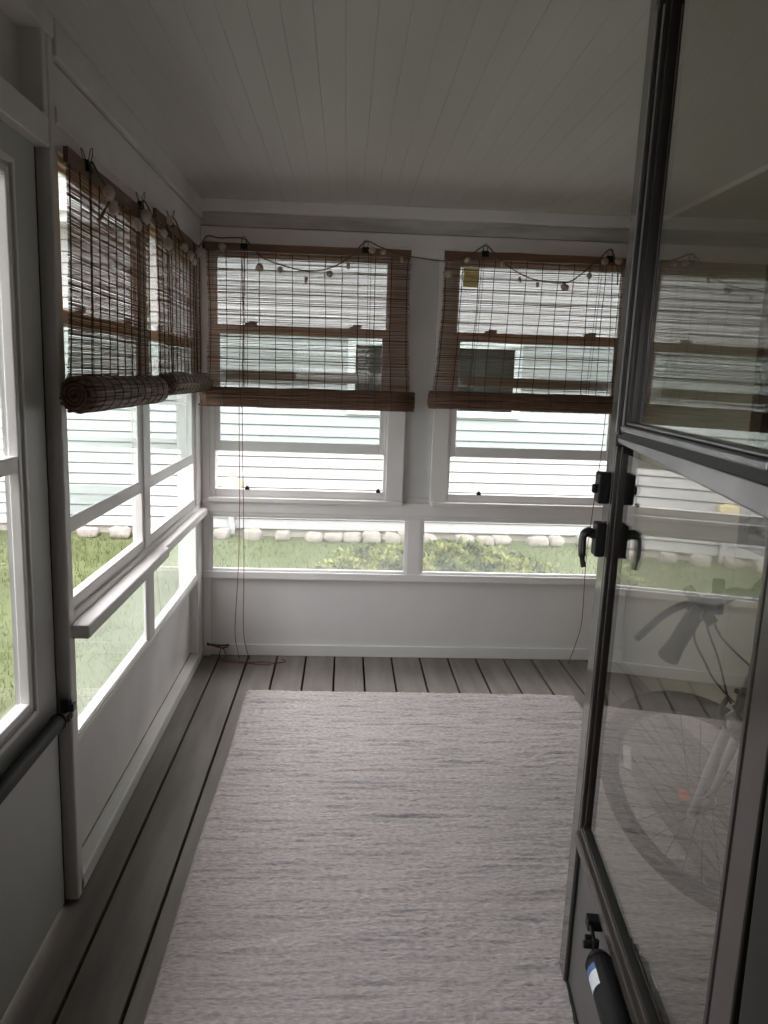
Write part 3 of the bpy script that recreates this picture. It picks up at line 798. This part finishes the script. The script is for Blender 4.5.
# closer on the kick panel
dc = MB()
dc.tube([Dp(.10, .034, .352), Dp(.47, .034, .352)], .027, 18)
dc.tube([Dp(.47, .034, .352), Dp(.49, .034, .352)], [.028, .020], 18)
dcl = dc.build('door_closer', M['black'], door)
tag(dcl, 'black pneumatic closer tube')
rod = MB(); rod.tube([Dp(.485, .034, .352), Dp(.59, .030, .355)], .0045, 8)
rod.tube([Dp(.525, .03, .352), Dp(.525, .055, .352)], .008, 8); rod.tube([Dp(.515, .034, .334), Dp(.515, .034, .370)], .007, 8); rod.tube([Dp(.545, .030, .352), Dp(.545, .048, .352)], .006, 8)
dbox(rod, .575, .60, .006, .036, .343, .366)
rod.build('closer_rod', M['black'], dcl, .001)
lbm = MB()
def patch(mb, xa, xb, a0, a1, rr):
    vs = []; n = 8
    for x in (xa, xb):
        for k in range(n + 1):
            a = a0 + (a1 - a0) * k / n
            vs.append(Dp(x, .034 + math.cos(a) * rr, .352 + math.sin(a) * rr))
    fs = [(k, k + 1, n + 2 + k, n + 1 + k) for k in range(n)]
    mb.add(vs, fs, True)
patch(lbm, .40, .45, -.2, .9, .0273); tag(lbm.build('paper_label', M['label_white'], dcl), 'small white sticker')
lbb = MB(); patch(lbb, .436, .452, -.2, .9, .0276); tag(lbb.build('label_band', M['label_blue'], dcl), 'blue band of the sticker')
# hinge side
hg = MB()
for z in (.55, 1.85):
    hg.tube([Dp(-.004, .012, z - .04), Dp(-.004, .012, z + .04)], .008, 10); dbox(hg, -.03, .03, .016, .021, z - .04, z + .04)
hg.build('hinge', M['bronze'], door, .001)
cbk = MB(); dbox(cbk, .02, .07, .018, .032, .505, .56); cbk.tube([Dp(.045, .03, .535), Dp(.045, .040, .535)], .008, 10)
cbk.build('jamb_bracket', M['steel'], door, .002)
# jamb the door hangs on
jb = MB().box(DX1 - .03, DX1 + .03, FY - .1, FY + .055, 0, 2.08).box(DX0 - .03, DX0 + .02, FY - .1, FY + .02, 0, 2.08).box(DX0 - .03, DX1 + .03, FY - .1, FY + .02, 2.04, 2.10)
struct('trim_10', jb, M['darkwood'], 'dark jamb of the house doorway that carries the open storm door', 'trim', .003)

# ------------------------------------------------------------------ bicycle behind the glass door
bk = thing('bicycle', 'dark bicycle parked behind the open glass door', 'bicycle', (1.66, 1.90, 0))
Cf = Vector((1.663, 1.901, .321)); R = .305
phi_w, phi_f, ln = -.633, -.46, -.19
def basis(phi, lean):
    d = Vector((math.sin(phi), math.cos(phi), 0)); s = Vector((math.cos(phi), -math.sin(phi), 0))
    u = (Vector((0, 0, 1)) * math.cos(lean) + s * math.sin(lean)).normalized()
    return d, d.cross(u).normalized(), u
dF, sF, uF = basis(phi_f, ln); dW, sW, uW = basis(phi_w, ln)
Cf.z = .321 * math.cos(ln) + .014
def wheel(c, d, u, s):
    w = MB(); w.torus(c, d, u, .294, .0265, 56, 10); wt = w.build('tyre', M['rubber'], bk)
    rm = MB(); rm.torus(c, d, u, .266, .009, 56, 6); rmo = rm.build('rim', M['bikeframe'], wt)
    sp = MB()
    for k in range(28):
        a = 2 * PI * k / 28; a2 = a + (.5 if k % 2 else -.5)
        e = c + (d * math.cos(a) + u * math.sin(a)) * .264
        h = c + (d * math.cos(a2) + u * math.sin(a2)) * .022 + s * (.028 if k % 4 < 2 else -.028)
        sp.tube([h, e], .0011, 4, caps=False)
    sp.build('spokes', M['blackmetal'], wt)
    hb = MB(); hb.tube([c - s * .05, c + s * .05], .013, 12); hb.tube([c - s * .034, c - s * .026], .026, 14); hb.tube([c + s * .026, c + s * .034], .026, 14); hb.tube([c - s * .065, c + s * .065], .006, 8)
    hb.build('hub', M['alu'], wt)
    return wt
fw = wheel(Cf, dW, uW, sW)
ro = MB(); ro.tube([Cf - sW * .03 + uW * .035 + dW * .03, Cf - sW * .036 + uW * .035 + dW * .03], .018, 10); ro.tube([Cf - sW * .03 + uW * .075 - dW * .02, Cf - sW * .036 + uW * .075 - dW * .02], .014, 10)
tag(ro.build('reflector', M['orange'], fw), 'orange wheel reflector')
rl_ = MB(); 
rl_.box(-.012, .012, -.004, .004, -.035, .035, Matrix.Translation(Cf + (dW * .92 + uW * .18).normalized() * (R - .075)) @ Matrix((dW, sW, uW)).transposed().to_4x4())
tag(rl_.build('reflector', M['label_white'], fw), 'white spoke reflector')
WB = .88
Cr = Cf - dF * WB; Cr.z = Cf.z
wheel(Cr, dF, uF, sF)
ha = (uF * .93 - dF * .36).normalized()          # steering axis, sloping back
crown = Cf + ha * (R + .045) + dF * .0
headb = crown + ha * .03; headt = crown + ha * .15
fk = MB()
for s in (-1, 1):
    fk.tube(catmull([Cf + sW * s * .052, Cf + sW * s * .052 + ha * .12, crown + sW * s * .045 - ha * .03, crown + sW * s * .03], 4), [.010] * 5 + [.013] * 4 + [.015] * 4, 10)
fk.tube([crown - sW * .05, crown + sW * .05], .018, 10); fk.tube([crown, headt + ha * .16], .014, 10)
tag(fk.build('fork', M['silver'], bk), 'silver front fork')
bkk = MB()
for s in (-1, 1): bkk.tube(catmull([crown + sW * s * .05 - ha * .02, crown + sW * s * .052 + ha * .02 + dW * .03, crown + sW * s * .02 + ha * .05 + dW * .035], 4), .007, 8)
bkk.build('brake', M['blackmetal'], bk)
bbk = (Cf + Cr) / 2 - dF * .03; bbk = bbk + uF * (-.03)
seatt = bbk + uF * .42 - dF * .14
fr = MB()
fr.tube([headb - ha * .02, headt + ha * .02], .021, 12); fr.tube([headb, bbk], .019, 12); fr.tube([headt, seatt], .016, 12); fr.tube([bbk, seatt + (seatt - bbk) * .12], .016, 12)
for s in (-1, 1):
    fr.tube([seatt, Cr + sF * s * .055], .009, 8); fr.tube([bbk + sF * s * .03, Cr + sF * s * .055], .010, 8)
fr.tube([bbk - sF * .04, bbk + sF * .04], .022, 12)
fr.build('frame', M['bikeframe'], bk)
sd = MB(); sp_ = seatt + (seatt - bbk).normalized() * .12
sd.tube([sp_ - dF * .13, sp_ - dF * .06, sp_ + dF * .05, sp_ + dF * .13], [.055, .062, .035, .02], 14, squash=.45)
sdo = sd.build('saddle', M['black'], bk)
spm = MB().tube([seatt, sp_], .012, 10); spm.build('seat_post', M['steel'], bk)
cr_ = MB(); cr_.torus(bbk + sF * .045, dF, uF, .075, .006, 36, 6)
ca = (dF * .5 - uF * .86).normalized()
cr_.tube([bbk + sF * .055, bbk + sF * .06 + ca * .15], .009, 8); cr_.tube([bbk - sF * .055, bbk - sF * .06 - ca * .15], .009, 8)
cr_.build('crankset', M['blackmetal'], bk)
for s_, q in ((1, ca), (-1, -ca)):
    c0 = bbk + sF * s_ * .10 + q * .15
    MB().box(-.045, .045, -.035, .035, -.012, .012, Matrix.Translation(c0) @ Matrix((dF, sF, uF)).transposed().to_4x4()).build('pedal', M['black'], bk, .004)
stemtop = headt + ha * .20 + dW * .08
stm = MB(); stm.tube([headt + ha * .03, headt + ha * .18, stemtop], .017, 10); stm.build('stem', M['blackmetal'], bk)
dB, sB, uB = basis(-.47, ln)
hbp = [stemtop - sB * .305 - dB * .03 - uB * .035, stemtop - sB * .20 - dB * .01 + uB * .02, stemtop - sB * .08 + uB * .025, stemtop, stemtop + sB * .08 + uB * .025, stemtop + sB * .20 - dB * .01 + uB * .02, stemtop + sB * .305 - dB * .03 - uB * .02]
hbm = MB().tube(catmull(hbp, 5), .0135, 10); hbo = hbm.build('handlebar', M['bikeframe'], bk)
for s_ in (-1, 1):
    a = stemtop + sB * s_ * .31 - dB * .031 - uB * .037; b = stemtop + sB * s_ * .21 - dB * .012 + uB * .014
    g = MB().tube([a, a + (b - a) * .08, a + (b - a) * .3, b], [.022, .021, .018, .018], 12); g.build('grip', M['rubbergrip'], hbo)
    lvb = MB(); q = stemtop + sB * s_ * .17 + uB * .022
    lvb.tube(catmull([q, q + dB * .040 - uB * .005, q + dB * .058 + sB * s_ * .05 - uB * .02, q + dB * .062 + sB * s_ * .13 - uB * .05], 5), .008, 8)
    lvb.tube([q - sB * .02, q + sB * .03], .022, 10); lvb.tube([q - uB * .03 - dB * .03, q + uB * .035 + dB * .035], .013, 8)
    lvb.tube([q - uB * .03 - sB * s_ * .05, q + uB * .045 - sB * s_ * .06], .014, 8)
    lvb.build('brake_lever', M['black'], hbo)
qa = stemtop - sB * .07 + uB * .01
for pts in ([qa, qa + dB * .07 - uB * .06, crown + dW * .09 + ha * .14 - sW * .01, crown + dW * .05 + ha * .05, crown + dW * .03 + ha * .02],
            [qa + sB * .04, qa + dB * .10 - uB * .10, qa + dB * .09 - uB * .20 + sB * .02, headb + sW * .03 + dW * .07, headb - dF * .08 - uF * .06],
            [qa - sB * .03, qa + dB * .05 - uB * .05, qa + dB * .06 - uB * .14 + sB * .05, headt + sW * .06 - uW * .06, headt - dF * .10 + sW * .02]):
    MB().tube(catmull(pts, 7), .0028, 6).build('cable', M['black'], bk)
ks = MB().tube([bbk - dF * .05 - sF * .02, bbk - dF * .12 - sF * .13 - uF * (bbk.z - .02) * .98], .009, 8); ks.build('kickstand', M['steel'], bk)

# ------------------------------------------------------------------ outside: lawn, neighbour's house, stones, shrub
NY = 6.25
def gz(x, y):
    t = min(max((y - D - .1) / (NY - D - .1), 0), 1)
    return -.16 + .30 * (t * t * (3 - 2 * t)) 
gm = MB(); gx, gy = 40, 40
XA, XB, YA, YB = -9., 7., FY - .1, NY + .1
V = []; F = []
for j in range(gy + 1):
    for i in range(gx + 1):
        x = XA + (XB - XA) * i / gx; y = YA + (YB - YA) * j / gy
        z = gz(x, y) + .012 * mnoise.noise(Vector((x * 1.3, y * 1.3, 0)))
        V.append((x, y, z))
for j in range(gy):
    for i in range(gx):
        # leave the porch footprint open
        xm = XA + (XB - XA) * (i + .5) / gx; ym = YA + (YB - YA) * (j + .5) / gy
        a = j * (gx + 1) + i
        F.append((a, a + 1, a + gx + 2, a + gx + 1))
V = [(x, y, (z - .12 if (-.13 < x < W + .13 and y < D + .1) else z)) for x, y, z in V]
gm.add(V, F, True)
# thickness
struct('lawn', gm, M['lawn'], 'green lawn outside the porch windows', 'lawn')
# grass blades
nbld = 60000
gxs = rng.uniform(-4.2, 3.2, nbld); gys = rng.uniform(1.0, NY - .20, nbld)
keep = ~((gxs > -.25) & (gys < D + .25)) & ~((np.abs(gxs - 1.34) < .8) & (np.abs(gys - 5.0) < .22))
gxs, gys = gxs[keep], gys[keep]
n = len(gxs)
hh = rng.uniform(.02, .055, n); an = rng.uniform(0, 2 * PI, n); wd = rng.uniform(.002, .004, n)
lx_, ly_ = rng.normal(0, .016, n), rng.normal(0, .016, n)
tq = np.clip((gys - D - .1) / (NY - D - .1), 0, 1); gzs = -.16 + .30 * (tq * tq * (3 - 2 * tq)) - .004
v = np.empty((n, 3, 3))
v[:, 0] = np.stack([gxs - np.cos(an) * wd, gys - np.sin(an) * wd, gzs], 1)
v[:, 1] = np.stack([gxs + np.cos(an) * wd, gys + np.sin(an) * wd, gzs], 1)
v[:, 2] = np.stack([gxs + lx_, gys + ly_, gzs + hh], 1)
me = bpy.data.meshes.new('grass'); me.from_pydata(v.reshape(-1, 3).tolist(), [], [(3 * i, 3 * i + 1, 3 * i + 2) for i in range(n)])
me.materials.append(M['grass']); go = bpy.data.objects.new('grass', me); C.objects.link(go)
tag(go, 'short green grass blades growing on the lawn', 'grass', None, 'stuff')

hz = thing('house', "neighbour's white sided house across the lawn", 'house', (0, NY, .1))
sdg = MB(); z = .20; sp = .083
while z < 2.46:
    prof = [(NY + .03, z), (NY - .020, z), (NY - .022, z + .003), (NY - .012, z + sp - .006), (NY + .004, z + sp - .005), (NY + .004, z + sp), (NY + .03, z + sp)]
    sdg.prism(prof, -8, 6.5, 'x')
    z += sp
sdg.build('siding', M['siding'], hz)
fd = MB().box(-8, 6.5, NY + .0, NY + .2, -.2, .2); fd.build('foundation', M['foundation'], hz)
sf = MB().box(-8, 6.5, NY - .28, NY + .1, 2.455, 2.475).box(-8, 6.5, NY - .29, NY - .27, 2.44, 2.52); sf.build('soffit', M['gutter'], hz)
gt = MB().prism([(NY - .38, 2.50), (NY - .29, 2.50), (NY - .29, 2.585), (NY - .40, 2.585), (NY - .40, 2.565)], -8, 6.5, 'x'); gt.build('gutter', M['gutter'], hz)
rf = MB()
for q in range(24):
    ya_, za_ = NY - .30 + q * .14, 2.575 + q * .085
    rf.add([(-8, ya_, za_), (6.5, ya_, za_), (6.5, ya_ + .15, za_ + .088), (-8, ya_ + .15, za_ + .088), (-8, ya_, za_ - .012), (6.5, ya_, za_ - .012)], [(0, 1, 2, 3), (0, 4, 5, 1)])
rf.build('roof', M['shingle'], hz)
wn = MB(); frame_ring(wn, .70, 2.06, 1.13, 1.72, .06, .06, .05, .06, NY - .04, NY + .01, 'x'); wn.box(1.36, 1.40, NY - .035, NY + .01, 1.17, 1.68)
wno = wn.build('window_trim', M['gutter'], hz, .004)
MB().box(.75, 2.01, NY - .022, NY - .017, 1.17, 1.67).build('window_pane', paint('dark_window', (.02, .028, .028), None, .1), wno)
ub = MB().box(-.262, -.118, NY - .075, NY - .01, .508, .60).box(-.225, -.155, NY - .06, NY - .02, .60, .612)
tag(ub.build('utility_box', M['boxcream'], hz, .006), 'cream utility box')
pp = MB().tube([(-.19, NY - .045, .52), (-.19, NY - .045, .06)], .022, 10).box(-.20, -.165, NY - .075, NY - .03, .16, .24); pp.build('conduit', M['pipe'], hz)

# border stones along the neighbour's wall
def stone(x, y, w, h, d, label):
    mb = MB(); seg, rings = 14, 8
    vs = []; fs = []
    sx = random.uniform(0, 50)
    for j in range(rings + 1):
        ph = -PI / 2 + PI * j / rings
        for i in range(seg):
            th = 2 * PI * i / seg
            c = Vector((math.copysign(abs(math.cos(th)) ** .4, math.cos(th)) * math.cos(ph) ** .6 if math.cos(ph) > 0 else 0, math.copysign(abs(math.sin(th)) ** .4, math.sin(th)) * (max(math.cos(ph), 0) ** .6), math.copysign(abs(math.sin(ph)) ** .5, math.sin(ph))))
            f = 1 + .34 * mnoise.noise(c * 1.9 + Vector((sx, 0, 0)))
            vs.append((x + c.x * w / 2 * f, y + c.y * d / 2 * f, gz(x, y) - .01 + h / 2 + c.z * h / 2 * f))
    for j in range(rings):
        for i in range(seg):
            i2 = (i + 1) % seg
            fs.append((j * seg + i, j * seg + i2, (j + 1) * seg + i2, (j + 1) * seg + i))
    mb.add(vs, fs, True)
    tag(mb.build('border_stone', M['stone'], None), label, 'stone', "pale border stones along the neighbour's wall")
f_, cx_ = 789.76, .0
SPX = [(-262, .13), (-234, .13), (-206, .15), (-178, .12), (-145, .14), (-112, .15), (-80, .13), (-48, .14), (-25, .12), (2, .13), (24, .12),
       (52, .11), (83, .13), (113, .10), (145, .13), (165, .13), (183, .135), (203, .125), (223, .12), (235, .07), (262, .10), (299, .13), (320, .12), (337, .14), (374, .14), (393, .10), (425, .13), (462, .12)]
SY = NY - .14
def px_to_x(px): return .36 + (px - 131) * SY / f_ * 1.002      # spacing read off the far window
names_st = ['first', 'second']
SLBL = []
for i, (px, w) in enumerate(SPX):
    x = px_to_x(px)
    near = 'left of the grey conduit' if x < -.2 else 'right of the grey conduit'
    k_ = sum(1 for p, _ in SPX if px_to_x(p) < -.2)
    order = ['first', 'second', 'third', 'fourth', 'fifth', 'sixth', 'seventh', 'eighth', 'ninth', 'tenth', 'eleventh', 'twelfth', 'thirteenth', 'fourteenth', 'fifteenth', 'sixteenth', 'seventeenth', 'eighteenth', 'nineteenth', 'twentieth']
    idx = (k_ - 1 - i) if x < -.2 else (i - k_)
    stone(x, SY + random.uniform(-.015, .015), w * 1.12, random.uniform(.075, .10), .12, "pale border stone, %s %s, by the neighbour's wall" % (order[idx], near))

# shrub under the far windows
sh = thing('shrub', 'low leafy shrub with yellow-green tips outside the far windows', 'shrub', (1.38, 5.0, gz(1.38, 5.0)))
lf_ = MB()
for q in range(6500):
    a = random.uniform(0, 2 * PI); rr = math.sqrt(random.random()); hq = random.random() ** .6
    ex_ = 1.0 - .55 * max(0, hq - .3)
    x = 1.34 + math.cos(a) * rr * .90 * ex_; y = 5.0 + math.sin(a) * rr * .30 * ex_
    dome = math.sqrt(max(0, 1 - ((x - 1.34) / .94) ** 2))
    topz = (.225 + .05 * mnoise.noise(Vector((x * 4, y * 4, 3)))) * (dome ** .7) + .02
    z = gz(x, y) + .02 + topz * 1.15 * (hq if random.random() < .5 else 1 - .12 * random.random())
    s = random.uniform(.018, .036)
    d = Vector((random.gauss(0, 1), random.gauss(0, 1), random.uniform(.1, 1.1))).normalized()
    sdv = d.cross(Vector((random.gauss(0, 1), random.gauss(0, 1), random.gauss(0, 1)))).normalized()
    nn = d.cross(sdv)
    p = Vector((x, y, z))
    lf_.add([p, p + d * s + sdv * s * .42 + nn * s * .12, p + d * s * 1.9, p + d * s - sdv * s * .42 + nn * s * .12], [(0, 1, 2), (0, 2, 3)], True)
lf_.build('foliage', M['leaf'], sh)
stm_ = MB()
for q in range(70):
    x = 1.34 + random.uniform(-.7, .7); y = 5.0 + random.uniform(-.2, .2)
    stm_.tube([(x * .9 + .134, y, gz(x, y) - .01), (x, y, gz(x, y) + .12), (x + random.uniform(-.05, .05), y + random.uniform(-.05, .05), gz(x, y) + .22)], [.006, .004, .002], 5)
stm_.build('stems', M['stem'], sh)

# ------------------------------------------------------------------ light: overcast sky
wd_ = bpy.data.worlds.new('overcast'); sc.world = wd_; wd_.use_nodes = True
nt = wd_.node_tree
for n_ in list(nt.nodes): nt.nodes.remove(n_)
out = nt.nodes.new('ShaderNodeOutputWorld'); bg_ = nt.nodes.new('ShaderNodeBackground')
tc = nt.nodes.new('ShaderNodeTexCoord'); sx_ = nt.nodes.new('ShaderNodeSeparateXYZ'); rp = nt.nodes.new('ShaderNodeValToRGB')
nt.links.new(tc.outputs['Generated'], sx_.inputs[0]); nt.links.new(sx_.outputs['Z'], rp.inputs[0])
rp.color_ramp.elements[0].position = 0.0; rp.color_ramp.elements[0].color = (.62, .60, .605, 1)
rp.color_ramp.elements[1].position = .9; rp.color_ramp.elements[1].color = (1.0, .965, .97, 1)
nt.links.new(rp.outputs[0], bg_.inputs[0]); bg_.inputs[1].default_value = 3.2
nt.links.new(bg_.outputs[0], out.inputs[0])

def portal(name, loc, rot, sx, sy):
    l = bpy.data.lights.new(name, 'AREA'); l.shape = 'RECTANGLE'; l.size = sx; l.size_y = sy
    l.cycles.is_portal = True
    o = bpy.data.objects.new(name, l); C.objects.link(o); o.location = loc; o.rotation_euler = rot
portal('sky_portal_house', (.2, -3.12, 1.42), (PI / 2, 0, 0), 1.6, .85)
portal('sky_portal_far', (1.08, D + .10, 1.21), (-PI / 2, 0, 0), 2.1, 1.6)
portal('sky_portal_left', (-.10, 2.42, 1.21), (0, -PI / 2, 0), 1.6, 2.8)

# ------------------------------------------------------------------ camera
cd = bpy.data.cameras.new('camera'); co = bpy.data.objects.new('camera', cd); C.objects.link(co)
rt = Vector((.99840386, -.04681177, .03159723)); up = Vector((-.02320927, .16997028, .98517584)); fw_ = Vector((.05148842, .98433671, -.16861252))
co.matrix_world = Matrix.Translation(cam_loc) @ Matrix((rt, up, -fw_)).transposed().to_4x4()
cd.sensor_fit = 'VERTICAL'; cd.sensor_height = 24.; cd.lens = 789.76 / 1024 * 24.
cd.clip_start = .01
sc.camera = co

# ------------------------------------------------------------------ look
vs_ = sc.view_settings
sc.display_settings.display_device = 'sRGB'
vs_.view_transform = 'Standard'; vs_.look = 'None'; vs_.gamma = 1.0; vs_.exposure = 1.45; vs_.use_curve_mapping = False
cy = sc.cycles
cy.use_denoising = True
try: cy.denoiser = 'OPENIMAGEDENOISE'
except Exception: pass
cy.max_bounces = 14; cy.diffuse_bounces = 8; cy.glossy_bounces = 6; cy.transmission_bounces = 8; cy.transparent_max_bounces = 32
cy.caustics_reflective = False; cy.caustics_refractive = False
cy.sample_clamp_indirect = 8.
